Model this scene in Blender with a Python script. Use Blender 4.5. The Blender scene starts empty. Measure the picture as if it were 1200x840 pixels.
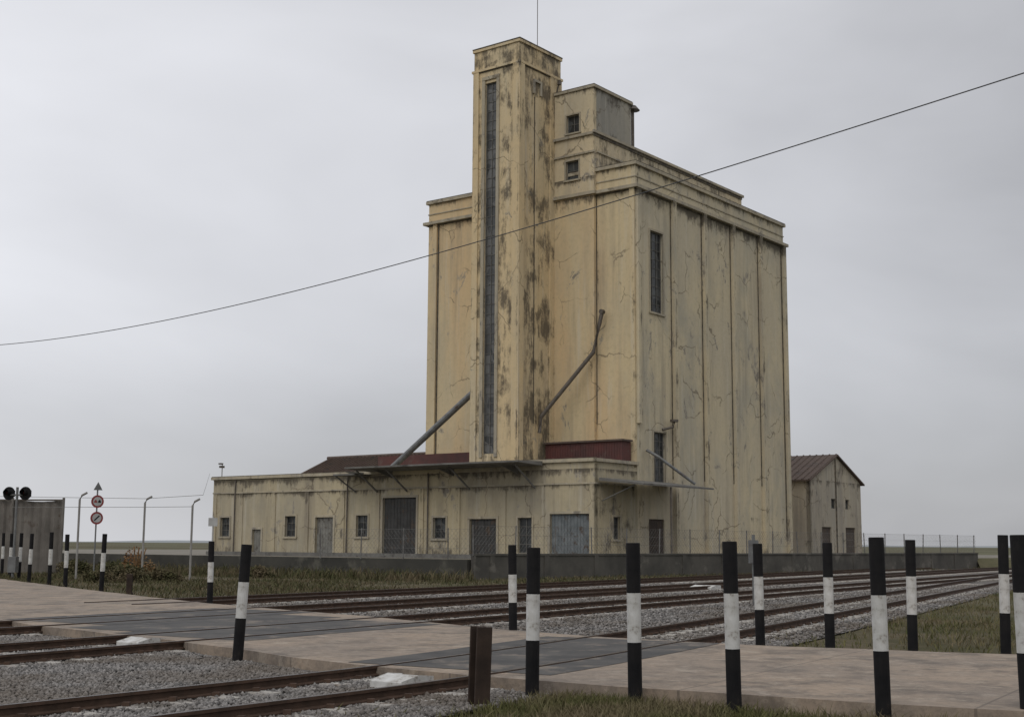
import bpy, math, random
import numpy as np
from mathutils import Matrix, Vector
random.seed(7); rng=np.random.default_rng(7)
scene=bpy.context.scene
scene.view_settings.view_transform='Standard'
scene.view_settings.look='None'
scene.view_settings.exposure=0

# ------------------------------------------------------------ materials
def new_mat(name):
    m=bpy.data.materials.new(name); m.use_nodes=True
    nt=m.node_tree; b=nt.nodes['Principled BSDF']
    return m,nt,b
def N(nt,t,**kw):
    n=nt.nodes.new(t)
    for k,v in kw.items(): setattr(n,k,v)
    return n
def noise(nt,vec,scale,detail=6,rough=.6,dist=0.):
    n=N(nt,'ShaderNodeTexNoise'); n.inputs['Scale'].default_value=scale
    n.inputs['Detail'].default_value=detail; n.inputs['Roughness'].default_value=rough
    n.inputs['Distortion'].default_value=dist
    nt.links.new(vec,n.inputs['Vector']); return n.outputs['Fac']
def mapping(nt,vec,scale,loc=(0,0,0)):
    n=N(nt,'ShaderNodeMapping'); n.inputs['Scale'].default_value=scale; n.inputs['Location'].default_value=loc
    nt.links.new(vec,n.inputs['Vector']); return n.outputs['Vector']
def maprange(nt,val,a,b,c=0.,d=1.,smooth=False):
    n=N(nt,'ShaderNodeMapRange'); n.clamp=True
    if smooth: n.interpolation_type='SMOOTHSTEP'
    for i,v in zip(('From Min','From Max','To Min','To Max'),(a,b,c,d)): n.inputs[i].default_value=v
    nt.links.new(val,n.inputs['Value']); return n.outputs['Result']
def math_(nt,op,a,b=None):
    n=N(nt,'ShaderNodeMath',operation=op)
    for i,v in enumerate((a,b)):
        if v is None: continue
        if isinstance(v,(int,float)): n.inputs[i].default_value=v
        else: nt.links.new(v,n.inputs[i])
    return n.outputs[0]
def mix(nt,fac,a,b,mode='MIX'):
    n=N(nt,'ShaderNodeMix',data_type='RGBA',blend_type=mode)
    for sock,v in ((n.inputs[0],fac),(n.inputs[6],a),(n.inputs[7],b)):
        if isinstance(v,(int,float)): sock.default_value=v
        elif isinstance(v,tuple): sock.default_value=(v[0],v[1],v[2],1)
        else: nt.links.new(v,sock)
    return n.outputs[2]
def bump(nt,b,h,strength=.4,dist=.02):
    n=N(nt,'ShaderNodeBump'); n.inputs['Strength'].default_value=strength; n.inputs['Distance'].default_value=dist
    nt.links.new(h,n.inputs['Height']); nt.links.new(n.outputs['Normal'],b.inputs['Normal'])
def objco(nt): return N(nt,'ShaderNodeTexCoord').outputs['Object']

def simple(name,c1,c2,scale=3.,rough=.85,metal=0.,bs=.3,detail=6,lo=.35,hi=.65,c3=None,s3=1.,t3=.56,spec=.5):
    m,nt,b=new_mat(name); co=objco(nt)
    f=maprange(nt,noise(nt,co,scale,detail),lo,hi)
    col=mix(nt,f,c1,c2)
    if c3:
        g=maprange(nt,noise(nt,co,s3,8,.7),t3,t3+.08); col=mix(nt,g,col,c3)
    nt.links.new(col,b.inputs['Base Color']); b.inputs['Roughness'].default_value=rough; b.inputs['Metallic'].default_value=metal
    b.inputs['Specular IOR Level'].default_value=spec
    if bs: bump(nt,b,noise(nt,co,scale*6,4),bs,.01)
    return m

def plaster(name,ca,cb,stains,peel=.62,orange=None,edges=(),streak=.56,sa=.4,seed=0.,cloud=.4):
    """stains: (top z, depth, amount); edges: (axis, position, width, amount)"""
    m,nt,b=new_mat(name); co=objco(nt)
    col=mix(nt,maprange(nt,noise(nt,mapping(nt,co,(1,1,.6),(seed,0,0)),.2,4,.55),.38,.62),ca,cb)
    if orange: col=mix(nt,maprange(nt,noise(nt,mapping(nt,co,(.6,.6,.12),(9,3,1)),.5,3),.38,.6,0,.95),col,orange)
    col=mix(nt,maprange(nt,noise(nt,mapping(nt,co,(1,1,.5),(2+seed,6,3)),.4,9,.66,.3),.48,.66,0,cloud),col,tuple(x*y for x,y in zip(ca,(.66,.72,.86))))
    col=mix(nt,maprange(nt,noise(nt,co,3.1,9,.78),.48,.66,0,.38),col,tuple(x*.66 for x in ca))
    st=noise(nt,mapping(nt,co,(.9,.9,.05),(seed,0,0)),1.5,9,.66)
    brk=maprange(nt,noise(nt,mapping(nt,co,(1,1,.5),(seed+11,4,0)),.35,5,.6),.38,.6)
    col=mix(nt,math_(nt,'MULTIPLY',maprange(nt,st,streak-.07,streak+.11,0,sa),brk),col,(ca[0]*.42,ca[1]*.43,ca[2]*.52))
    st3=noise(nt,mapping(nt,co,(1.3,1.3,.08),(7,2,5+seed)),1.6,9,.68)
    col=mix(nt,maprange(nt,st3,.55,.68,0,.35),col,(.58,.55,.46))
    pl=noise(nt,mapping(nt,co,(1,1,.6),(3+seed,8,2)),.8,12,.74,.5)
    col=mix(nt,maprange(nt,pl,peel,peel+.02,0,.7),col,(.31,.285,.24))
    col=mix(nt,maprange(nt,pl,peel+.035,peel+.05,0,.7),col,(.18,.16,.13))
    # hairline cracks
    vo=N(nt,'ShaderNodeTexVoronoi',feature='DISTANCE_TO_EDGE'); vo.inputs['Scale'].default_value=.33
    wv=N(nt,'ShaderNodeVectorMath',operation='ADD'); nz=N(nt,'ShaderNodeTexNoise'); nz.inputs['Scale'].default_value=1.1; nz.inputs['Detail'].default_value=8
    nt.links.new(co,nz.inputs['Vector']); nt.links.new(co,wv.inputs[0]); nt.links.new(nz.outputs['Color'],wv.inputs[1]); nt.links.new(wv.outputs[0],vo.inputs['Vector'])
    ck=math_(nt,'MULTIPLY',maprange(nt,vo.outputs['Distance'],.004,.014,.7,0),maprange(nt,noise(nt,mapping(nt,co,(1,1,1),(seed,3,3)),.3,4),.48,.56))
    col=mix(nt,ck,col,(.14,.115,.08))
    sep=N(nt,'ShaderNodeSeparateXYZ'); nt.links.new(co,sep.inputs[0]); z=sep.outputs['Z']
    st2=math_(nt,'MULTIPLY',math_(nt,'ADD',noise(nt,mapping(nt,co,(1.5,1.5,.35),(1,5,7)),1.8,12,.8),noise(nt,mapping(nt,co,(1,1,1),(seed,2,9)),.45,8,.7)),.5)
    acc=None
    for (zt,dep,amt) in stains:
        mk=math_(nt,'MULTIPLY',math_(nt,'MULTIPLY',maprange(nt,z,zt-dep,zt),maprange(nt,z,zt,zt+.03,1,0)),amt)
        acc=mk if acc is None else math_(nt,'MAXIMUM',acc,mk)
    for (ax,pos,wd,amt) in edges:
        dd=math_(nt,'ABSOLUTE',math_(nt,'SUBTRACT',sep.outputs[ax],pos))
        mk=maprange(nt,dd,0,wd,amt,0); acc=mk if acc is None else math_(nt,'MAXIMUM',acc,mk)
    if acc is not None:
        v=math_(nt,'ADD',acc,st2)
        col=mix(nt,maprange(nt,v,.635,.715,0,.84),col,(.075,.064,.05))
    nt.links.new(col,b.inputs['Base Color']); b.inputs['Roughness'].default_value=.93; b.inputs['Specular IOR Level'].default_value=.25
    bump(nt,b,math_(nt,'ADD',noise(nt,co,9,8,.7),maprange(nt,pl,peel,peel+.02,.6,0)),.35,.025)
    return m

TS0,TS1=6.06,9.75
M_main=plaster('cream_render_main',(.61,.50,.31),(.56,.465,.30),[(25.2,1.0,.18),(23.5,1.3,.18),(8.5,3,.08)],.615,(.605,.45,.26),[('Y',17.0,.3,.11),('Y',TS0,.35,.12),('Y',TS1,.4,.11),('Y',2.8,.3,.12),('Y',.1,.35,.12)],.56,.5)
M_right=plaster('cream_render_right',(.57,.49,.33),(.505,.445,.325),[(25.2,1.1,.19),(23.5,1.6,.24),(3.5,3,.10)],.595,None,[('X',p,.35,.14) for p in (.3,4.4,8.4,12.4,16.5,20.3)],.54,.6,seed=5.,cloud=.75)
M_tower=plaster('cream_render_tower',(.63,.52,.33),(.575,.48,.315),[(33.2,1.2,.19),(31.8,2.0,.15),(9,3,.08)],.615,(.61,.475,.28),[('Y',TS0,.28,.16),('Y',TS1,.25,.14),('X',-4.0,.25,.15),('X',-2.4,.22,.13)],.56,.5,seed=2.)
M_pent=plaster('cream_render_penthouse',(.585,.485,.32),(.515,.445,.31),[(30.6,.8,.2),(27.7,.9,.22),(26.3,.7,.17),(24.8,1.,.22)],.585,None,[('Y',2.9,.35,.14)],.54,.55,seed=9.)
M_annex=plaster('cream_render_annex',(.475,.405,.265),(.40,.35,.25),[(6.6,.7,.22),(5.95,.9,.22),(5.05,.8,.19)],.585,None,[('Z',.7,1.5,.16)]+[('Y',p,.4,.12) for p in (0,3.7,10.2,13.2,16.1,20.2,23.6,30.3,33.2)],.52,.6,seed=4.,cloud=.6)
M_trim=plaster('weathered_trim',(.44,.385,.275),(.35,.31,.235),[],.56,None,[('Z',0,1000,.075)],streak=.52,sa=.5)
M_grime_shade=simple('grime_and_shade',(.045,.039,.032),(.15,.125,.085),2.5)  # dark strip colour: stains, plus rib shadow lines put in as colour
M_grey=simple('weathered_concrete',(.30,.29,.27),(.19,.18,.165),1.2,c3=(.1,.095,.085),s3=.9)
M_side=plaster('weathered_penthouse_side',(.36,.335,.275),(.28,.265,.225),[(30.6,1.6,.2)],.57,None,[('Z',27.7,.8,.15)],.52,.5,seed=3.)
M_roofb=simple('brown_roof_tiles',(.075,.052,.042),(.11,.08,.064),2.,c3=(.05,.044,.04),s3=1.)
M_red=simple('faded_red_oxide_metal',(.10,.033,.028),(.065,.028,.025),1.2,.7,c3=(.10,.06,.05),s3=.8)
M_canopy=simple('canopy_concrete',(.17,.165,.15),(.11,.105,.095),1.3,c3=(.06,.055,.05),s3=.7)
M_steel=simple('rusty_pipe',(.08,.068,.055),(.14,.12,.10),3,.6,.3)
M_pipegrey=simple('grey_pipe',(.19,.195,.19),(.12,.12,.12),3,.5,.4,c3=(.1,.07,.05),s3=1.5)
M_frame=simple('window_frame_paint',(.16,.155,.14),(.09,.085,.075),4)
def glass(name,a,b_,sc):
    m,nt,b=new_mat(name); co=objco(nt)
    v=N(nt,'ShaderNodeTexVoronoi'); v.inputs['Scale'].default_value=sc; nt.links.new(co,v.inputs['Vector'])
    s=N(nt,'ShaderNodeSeparateColor'); nt.links.new(v.outputs['Color'],s.inputs[0])
    nt.links.new(mix(nt,s.outputs[0],a,b_),b.inputs['Base Color']); b.inputs['Roughness'].default_value=.35
    b.inputs['Specular IOR Level'].default_value=.4
    return m
M_glass=glass('dirty_glass',(.010,.011,.012),(.07,.075,.075),1.7)
M_strip=glass('dusty_glass_strip',(.04,.042,.042),(.13,.13,.125),1.5)
M_doorg=simple('blue_grey_door_paint',(.165,.18,.185),(.10,.115,.12),2.5,c3=(.08,.062,.05),s3=1.6,t3=.53)
M_doord=simple('dark_grey_door',(.06,.06,.058),(.035,.034,.032),2.,c3=(.08,.058,.042),s3=1.5)
M_doorb=simple('brown_door',(.075,.055,.04),(.045,.036,.03),3)
M_doorw=simple('pale_door',(.22,.215,.19),(.14,.135,.12),3,c3=(.09,.078,.062),s3=1.8,t3=.53)

# ------------------------------------------------------------ mesh builder
class MB:
    def __init__(s): s.v=[];s.f=[]
    def box(s,x0,x1,y0,y1,z0,z1):
        i=len(s.v)
        s.v+=[(x0,y0,z0),(x1,y0,z0),(x1,y1,z0),(x0,y1,z0),(x0,y0,z1),(x1,y0,z1),(x1,y1,z1),(x0,y1,z1)]
        s.f+=[tuple(i+k for k in q) for q in ((0,3,2,1),(4,5,6,7),(0,1,5,4),(1,2,6,5),(2,3,7,6),(3,0,4,7))]
    def poly(s,pts):
        i=len(s.v); s.v+=[tuple(p) for p in pts]; s.f.append(tuple(range(i,i+len(pts))))
    def tube(s,pts,r,n=8,caps=True,r2=None):
        pts=[Vector(p) for p in pts]; base=len(s.v); L=len(pts)
        for k,p in enumerate(pts):
            d=(pts[min(k+1,L-1)]-pts[max(k-1,0)]).normalized()
            up=Vector((0,0,1)) if abs(d.z)<.9 else Vector((1,0,0))
            a=d.cross(up).normalized(); b=d.cross(a)
            rr=r if r2 is None else r+(r2-r)*k/(L-1)
            for j in range(n):
                t=2*math.pi*j/n; q=p+a*math.cos(t)*rr+b*math.sin(t)*rr; s.v.append(tuple(q))
        for k in range(L-1):
            for j in range(n):
                a0=base+k*n+j; a1=base+k*n+(j+1)%n
                s.f.append((a0,a1,a1+n,a0+n))
        if caps:
            s.f.append(tuple(base+j for j in range(n))[::-1]); s.f.append(tuple(base+(L-1)*n+j for j in range(n)))
    def prism(s,poly2,fn,d0,d1):
        i=len(s.v);n=len(poly2)
        s.v+=[fn(p,d0) for p in poly2]+[fn(p,d1) for p in poly2]
        s.f.append(tuple(range(i,i+n))); s.f.append(tuple(range(i+n,i+2*n))[::-1])
        for k in range(n): s.f.append((i+k,i+(k+1)%n,i+n+(k+1)%n,i+n+k))
    def obj(s,name,mat,parent=None,smooth=False,bevel=0):
        me=bpy.data.meshes.new(name); me.from_pydata(s.v,[],s.f); me.validate(); 
        o=bpy.data.objects.new(name,me); scene.collection.objects.link(o)
        for m in (mat if isinstance(mat,list) else [mat]): me.materials.append(m)
        if parent: o.parent=parent
        if smooth:
            for p in me.polygons: p.use_smooth=True
        if bevel:
            md=o.modifiers.new('b','BEVEL'); md.width=bevel; md.segments=2
        return o
def empty(name,loc=(0,0,0),rz=0):
    e=bpy.data.objects.new(name,None); e.location=loc; e.rotation_euler=(0,0,rz); scene.collection.objects.link(e); e.empty_display_size=.5
    return e

def skin(mb,ax,c,u0,u1,z0,z1,ops,dep=.3):
    P=(lambda u,z,d:(c+d,u,z)) if ax=='x' else (lambda u,z,d:(u,c+d,z))
    us=sorted(set([u0,u1]+[o[0] for o in ops]+[o[1] for o in ops])); zs=sorted(set([z0,z1]+[o[2] for o in ops]+[o[3] for o in ops]))
    for a,b in zip(us,us[1:]):
        for e,g in zip(zs,zs[1:]):
            cu=(a+b)/2;cz=(e+g)/2
            if any(o[0]<cu<o[1] and o[2]<cz<o[3] for o in ops): continue
            mb.poly([P(a,e,0),P(b,e,0),P(b,g,0),P(a,g,0)])
    for o in [(u0,u1,z0,z1)]+[x[:4] for x in ops]:
        a,b,e,g=o
        for p,q in (((a,e),(b,e)),((b,e),(b,g)),((b,g),(a,g)),((a,g),(a,e))):
            mb.poly([P(*p,0),P(*q,0),P(*q,dep),P(*p,dep)])
def bx(mb,ax,c,u0,u1,z0,z1,d0,d1):
    if ax=='x': mb.box(c+d0,c+d1,u0,u1,z0,z1)
    else: mb.box(u0,u1,c+d0,c+d1,z0,z1)
def window(G,F,ax,c,o,nu,nz,d=.17):
    a,b,e,g=o[:4]; m=.003
    bx(G,ax,c,a+m,b-m,e+m,g-m,d+.03,d+.05)
    w=.06
    bx(F,ax,c,a+m,a+w,e+m,g-m,d-.03,d+.02); bx(F,ax,c,b-w,b-m,e+m,g-m,d-.03,d+.02)
    bx(F,ax,c,a+w,b-w,e+m,e+w,d-.03,d+.02); bx(F,ax,c,a+w,b-w,g-w,g-m,d-.03,d+.02)
    for i in range(1,nu):
        u=a+(b-a)*i/nu; bx(F,ax,c,u-.02,u+.02,e+w,g-w,d-.01,d+.02)
    for i in range(1,nz):
        z=e+(g-e)*i/nz; bx(F,ax,c,a+w,b-w,z-.018,z+.018,d-.005,d+.017)
def surround(T,ax,c,o,w=.14,pr=.06,sill=True):
    a,b,e,g=o[:4]
    bx(T,ax,c,a-w,a,e,g,-pr,.05); bx(T,ax,c,b,b+w,e,g,-pr,.05); bx(T,ax,c,a-w,b+w,g,g+w,-pr,.05)
    if sill: bx(T,ax,c,a-w-.05,b+w+.05,e-w,e,-pr-.06,.05)

# ------------------------------------------------------------ GRAIN SILO (local x=b, y=a)
ANG=math.atan2(.792,.61)
CX,CY=7.6,80.0
silo=empty('grain_silo',(CX,CY,0),ANG)
GZ=.70
HT=25.2
W=MB()
W.box(0,20.5,.3,17.0,GZ,HT)
W.obj('silo_walls',M_main,silo)
W=MB()
ops_r=[(1.65,3.2,16.0,21.2),(1.9,3.3,5.3,8.5),(1.3,3.1,GZ+.05,3.15)]
skin(W,'y',0,0,20.5,GZ,HT,ops_r)
W.obj('silo_side_wall',M_right,silo)
G=MB();F=MB();T=MB();D=MB();GR=MB();DK=MB()
window(G,F,'y',0,ops_r[0],3,9); window(G,F,'y',0,ops_r[1],3,6)
surround(T,'y',0,ops_r[0],.12,.05); surround(T,'y',0,ops_r[1],.12,.05)
bx(D,'y',0,1.303,3.097,GZ+.05,3.147,.12,.18)
for i in range(9): bx(D,'y',0,1.33+i*.197,1.50+i*.197,GZ+.1,3.1,.09,.12)
RB=MB()
for b in (4.4,8.4,12.4,16.5):
    RB.box(b-.2,b+.2,-.26,-.003,GZ,23.55)
    GR.box(b+.2,b+.32,-.05,-.002,GZ+1.5,23.4); GR.box(b-.26,b-.202,-.05,-.002,GZ+5,23.4)  # dark strips beside each rib draw its shadow and stain line
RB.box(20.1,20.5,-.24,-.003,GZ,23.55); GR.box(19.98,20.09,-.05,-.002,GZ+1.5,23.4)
RB.box(.0,.4,-.2,-.003,8.9,23.55)
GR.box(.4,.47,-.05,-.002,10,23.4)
RB.obj('side_wall_ribs',M_right,silo)
RL=MB()
for s in (.18,16.3):
    RL.box(-.16,-.003,s-.17,s+.17,6.4,23.55)
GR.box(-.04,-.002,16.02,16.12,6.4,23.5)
def ring(mb,x0,x1,y0,y1,z0,z1,p):
    mb.box(x0-p,x1+p,y0-p,y0-.002,z0,z1); mb.box(x0-p,x1+p,y1+.002,y1+p,z0,z1)
    mb.box(x0-p,x0-.002,y0-.001,y1+.001,z0,z1); mb.box(x1+.002,x1+p,y0-.001,y1+.001,z0,z1)
ring(T,0,20.5,0,17.0,23.56,23.76,.3)
ring(T,0,20.5,0,17.0,24.3,24.37,.05)
ring(GR,0,20.5,0,17.0,23.47,23.555,.07)
ring(T,0,20.5,0,17.0,HT-.14,HT+.06,.16)
ring(GR,0,20.5,0,17.0,HT+.062,HT+.12,.14)
# penthouse
P=MB()
S0,S1=2.9,6.3
P.box(.35,19.6,S0+.001,12,HT-.3,27.75)
ops_p=[(4.05,5.05,24.75,26.0),(4.0,5.0,27.85,29.05)]
skin(P,'x',-.3,S0,S1,23.83,30.6,ops_p,.3)
P.box(0,4.1,S0,S1,HT+.07,30.6)
P.obj('penthouse_walls',M_pent,silo)
SH=MB(); SH.box(-.3,-.004,S0,S1,6.4,23.55); SH.obj('stair_shaft_wall',M_main,silo)
GR.box(-.06,-.003,S0-.04,S0-.004,9,23.5)
window(G,F,'x',-.3,ops_p[0],2,2); window(G,F,'x',-.3,ops_p[1],2,2)
surround(T,'x',-.3,ops_p[0],.1,.05); surround(T,'x',-.3,ops_p[1],.1,.05)
T.box(-.45,19.75,S0-.15,S0-.003,27.58,27.75); T.box(-.45,-.303,S0-.003,S1,27.48,27.65)
T.box(-.5,-.303,S0-.2,S1,23.56,23.76); T.box(-.40,-.303,S0-.1,S1,26.3,26.42)
T.box(.0,19.7,S0-.1,S0-.003,26.35,26.45)
T.box(-.40,4.22,S0-.13,S1,30.6,30.76); GR.box(-.38,4.2,S0-.1,S1,30.762,30.82)
GR.box(-.4,19.6,S0-.06,S0-.003,27.4,27.575)
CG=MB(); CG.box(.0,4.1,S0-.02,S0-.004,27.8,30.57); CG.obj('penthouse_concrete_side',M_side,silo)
R=MB(); R.box(.1,20.4,.32,16.9,HT+.002,HT+.02); R.box(.36,19.6,S0,12,27.752,27.8); R.obj('flat_roof',M_grey,silo)
# tower
TB=-4.0; TH=33.3
TW=MB()
TW.box(TB+.3,.5,TS0,TS1,GZ,TH)
ops_t=[(7.85,8.80,7.1,31.0)]
skin(TW,'x',TB,TS0,TS1,GZ,TH,ops_t)
TW.obj('tower_walls',M_tower,silo)
SG=MB(); window(SG,F,'x',TB,ops_t[0],2,38,.14); SG.obj('tower_strip_glass',M_strip,silo)
T.box(TB-.08,TB-.003,7.62,7.848,6.9,31.2); T.box(TB-.08,TB-.003,8.802,9.03,6.9,31.2); T.box(TB-.1,TB-.003,7.62,9.03,31.2,31.42)
TT=MB()
for s0,s1 in ((TS0-.0,TS0+.45),(TS1-.45,TS1)): TT.box(TB-.1,TB-.003,s0,s1,6.4,31.85)
TT.box(TB-.1,TB+.45,TS0-.1,TS0-.003,6.4,31.85)
TT.box(-.75,-.31,TS0-.1,TS0-.003,6.4,31.85); TT.box(-2.35,-2.0,TS0-.06,TS0-.003,6.4,30.0)
TT.box(-.3,.5,TS0-.1,TS0-.003,25.4,31.85)
ring(TT,TB,.5,TS0,TS1,31.85,32.0,.12)
ring(TT,TB,.5,TS0,TS1,TH-.06,TH+.12,.08)
TT.obj('tower_pilasters',M_tower,silo)
ring(GR,TB,.5,TS0,TS1,31.78,31.848,.05); ring(GR,TB,.5,TS0,TS1,TH+.122,TH+.19,.1)
GR.box(-2.42,-2.37,TS0-.03,TS0-.003,9,30.0)
T.box(-2.6,-1.7,TS0-.12,TS0-.004,31.0,31.15); T.box(-2.6,-2.45,TS0-.12,TS0-.004,30.2,31.0); T.box(-1.85,-1.7,TS0-.12,TS0-.004,30.2,31.0)
RL.obj('front_wall_ribs',M_main,silo)
# red oxide clerestory
RD=MB(); RD.box(-1.3,-.31,0.25,TS0-.15,6.2,7.75); RD.box(-1.3,-.13,TS1+.02,20.2,6.2,7.5)
for i in range(30):
    s=.4+i*.19
    if s<5.8: RD.box(-1.33,-1.3,s,s+.05,6.3,7.7)
RD.poly([(-1.3,17.2,7.5),(-1.3,20.2,7.5),(6,20.2,7.5),(6,17.2,7.5)]); RD.poly([(-1.3,20.2,6.2),(6,20.2,6.2),(6,20.2,7.5),(-1.3,20.2,7.5)])
RD.obj('red_metal_clerestory',M_red,silo)
CP=MB(); CP.box(-1.45,-.305,.1,TS0-.12,7.752,7.86); CP.obj('clerestory_cap',M_roofb,silo)
# ---- annex
AB=-4.6; AZ=6.2
A=MB()
def op(s,w,z0,z1): return (s-w/2,s+w/2,z0,z1)
wins=[op(32.0,1.0,2.0,3.35),op(25.2,1.05,2.0,3.4),op(18.4,1.05,2.0,3.4),op(11.7,1.05,1.9,3.2)]
smalld=op(28.6,.9,GZ+.05,2.5)
d1=op(21.9,1.7,GZ+.05,3.3); gar=op(15.1,2.9,GZ+.05,4.5); d2=op(8.2,2.1,GZ+.05,3.1); d3=op(5.0,1.05,1.05,3.15); big=op(1.75,2.8,GZ+.05,3.35)
allo=wins+[smalld,d1,gar,d2,d3,big]
skin(A,'x',AB,0,33.4,GZ,AZ,allo)
A.box(AB+.3,-.002,.3,33.4,GZ,AZ)
A.box(0,9.5,17.16,33.4,GZ,AZ-.01)
side=[(-2.7,-1.95,1.9,3.2)]
skin(A,'y',0.0,AB+.001,-.003,GZ,AZ,side)
A.box(AB-.001,-.3,0.02,16.0,AZ+.001,AZ+.28)
A.obj('annex_walls',M_annex,silo)
for o in wins: window(G,F,'x',AB,o,2,3); surround(T,'x',AB,o,.12,.05)
window(G,F,'y',0,side[0],2,3); surround(T,'y',0,side[0],.12,.05)
window(G,F,'x',AB,d3,2,4); surround(T,'x',AB,d3,.12,.05)
DG=MB();DW=MB()
for o,mb,n in ((d1,DW,6),(gar,DK,10),(d2,DK,8),(big,DG,12),(smalld,DW,3)):
    a,b,e,g=o; bx(mb,'x',AB,a+.003,b-.003,e+.003,g-.003,.16,.22)
    st=(b-a-.06)/n
    for i in range(n): bx(mb,'x',AB,a+.03+i*st+.01,a+.03+(i+1)*st-.01,e+.05,g-.04,.12,.16)
    surround(T,'x',AB,o,.15,.05,False)
T.box(AB-.16,AB-.003,-.16,16.1,AZ+.15,AZ+.34); T.box(AB-.16,-.004,-.16,-.003,AZ+.15,AZ+.34)
T.box(AB-.16,AB-.003,16.1,33.55,AZ-.14,AZ+.06); T.box(AB-.08,AB-.003,.0,33.4,5.05,5.15); T.box(AB-.08,-.31,-.08,-.003,5.05,5.15)
GR.box(AB-.04,AB-.002,16.2,33.4,AZ-.2,AZ-.142); GR.box(AB-.13,AB+.2,16.1,33.5,AZ+.062,AZ+.1)
GR.box(AB-.12,AB+.2,.0,16.05,AZ+.342,AZ+.38)
PL=MB()
for s in (33.15,30.3,26.9,23.6,20.2,17.0,13.2,10.2,6.6,3.75):
    PL.box(AB-.07,AB-.003,s-.18,s+.18,GZ,5.04)
PL.box(AB-.12,AB-.003,-.02,.28,GZ,5.04)
PL.obj('annex_pilasters',M_annex,silo)
BASE=MB(); BASE.box(AB-.5,AB-.005,4.2,33.4,GZ,GZ+.25); BASE.box(AB-.9,AB-.005,0.0,4.0,GZ,GZ+.15); BASE.obj('plinth_step',M_canopy,silo)
RF=MB()
RF.poly([(.6,17.4,6.1),(.6,31.6,6.1),(5.2,31.6,8.1),(5.2,17.4,8.1)]); RF.poly([(9.8,17.4,6.1),(9.8,31.6,6.1),(5.2,31.6,8.1),(5.2,17.4,8.1)])
RF.poly([(.6,31.6,6.1),(9.8,31.6,6.1),(5.2,31.6,8.1)])
for i in range(36): 
    s=17.5+i*.39
    RF.tube([(.55,s,6.12),(5.2,s,8.15)],.07,5)
RF.tube([(5.2,17.4,8.13),(5.2,31.7,8.13)],.14,6)
RF.obj('annex_pitched_roof',M_roofb,silo)
C=MB()
C.prism([(AB-.004,6.2),(AB-2.4,6.3),(AB-2.4,6.4),(AB-.004,6.46)],lambda p,d:(p[0]-.165,d,p[1]),3.6,17.6)
C.box(AB-1.6,AB-.17,17.62,19.6,5.95,6.05)
for s in (4.2,9.2,14.4,17.0):
    C.tube([(AB-.1,s,4.9),(AB-2.1,s,6.2)],.06,6)
    C.prism([(AB-.17,6.19),(AB-1.9,6.19),(AB-.17,5.75)],lambda p,d:(p[0],d,p[1]),s+1.2,s+1.28)
C.tube([(AB-1.5,19.5,5.95),(AB-.1,18.9,4.9)],.05,6)
C.prism([(-.004,5.25),(-3.0,4.93),(-3.0,5.03),(-.004,5.42)],lambda p,d:(d,p[0]-.17,p[1]),AB+.2,3.7)
for b in (-3.9,): C.tube([(b,-.05,4.1),(b,-2.3,4.98)],.04,6)
C.obj('canopy_slabs',M_canopy,silo)
C2=MB(); C2.tube([(-1.2,-3.05,GZ),(-1.2,-3.05,4.92)],.06,8); 
C2.tube([(-.45,2.2,15.9),(-.5,2.35,15.2),(-.6,2.75,13.4),(-2.2,5.6,9.4),(-2.25,5.68,8.4)],.13,8)
C2.tube([(-.32,2.2,15.9),(-.6,2.2,15.9)],.16,8)
C2.tube([(2.9,-.05,8.7),(3.5,-.5,8.9),(3.5,-.55,9.2)],.08,8); C2.tube([(3.5,-.55,9.2),(3.5,-.55,9.35)],.26,10)
C2.tube([(4.5,3.0,27.8),(4.5,3.0,30.4)],.11,8); C2.tube([(4.5,3.0,30.35),(4.5,3.0,30.5),(4.5,3.0,30.65)],.5,12,True,.25)
C2.tube([(-1.5,6.5,TH),(-1.5,6.5,TH+6)],.025,6); 
C2.tube([(-.1,5.95,30.9),(-.1,5.8,31.4)],.05,6); C2.tube([(-.1,5.75,31.4),(-.1,5.75,31.7)],.14,6)
C2.tube([(AB+.3,32.9,AZ),(AB+.3,32.9,AZ+1.1)],.03,6); C2.box(AB+.05,AB+.4,32.75,32.95,AZ+.75,AZ+.9); C2.box(AB+.1,AB+.35,32.85,33.1,AZ+1.0,AZ+1.1)
C2.obj('rusty_pipes',M_steel,silo)
C3=MB(); C3.tube([(-2.6,9.7,11.9),(-3.9,16.6,6.4)],.2,10); C3.tube([(.9,-.12,7.3),(.9,-.9,6.9),(2.4,-2.6,5.25)],.09,8)
C3.tube([(-3.9,16.6,6.4),(-3.95,16.8,5.6)],.2,10); C3.obj('discharge_chute',M_pipegrey,silo)
# rainwater downpipes on the annex
DP=MB()
for s in (12.6,19.7,30.9): DP.tube([(AB-.12,s,GZ+.2),(AB-.12,s,AZ-.2)],.05,6)
DP.obj('downpipes',M_steel,silo)
G.obj('window_glass',M_glass,silo);F.obj('window_frames',M_frame,silo);T.obj('cornices_and_trim',M_trim,silo)
D.obj('brown_door',M_doorb,silo);DK.obj('dark_loading_doors',M_doord,silo);DG.obj('grey_loading_door',M_doorg,silo);DW.obj('pale_doors',M_doorw,silo);GR.obj('dark_strips',M_grime_shade,silo)

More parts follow.
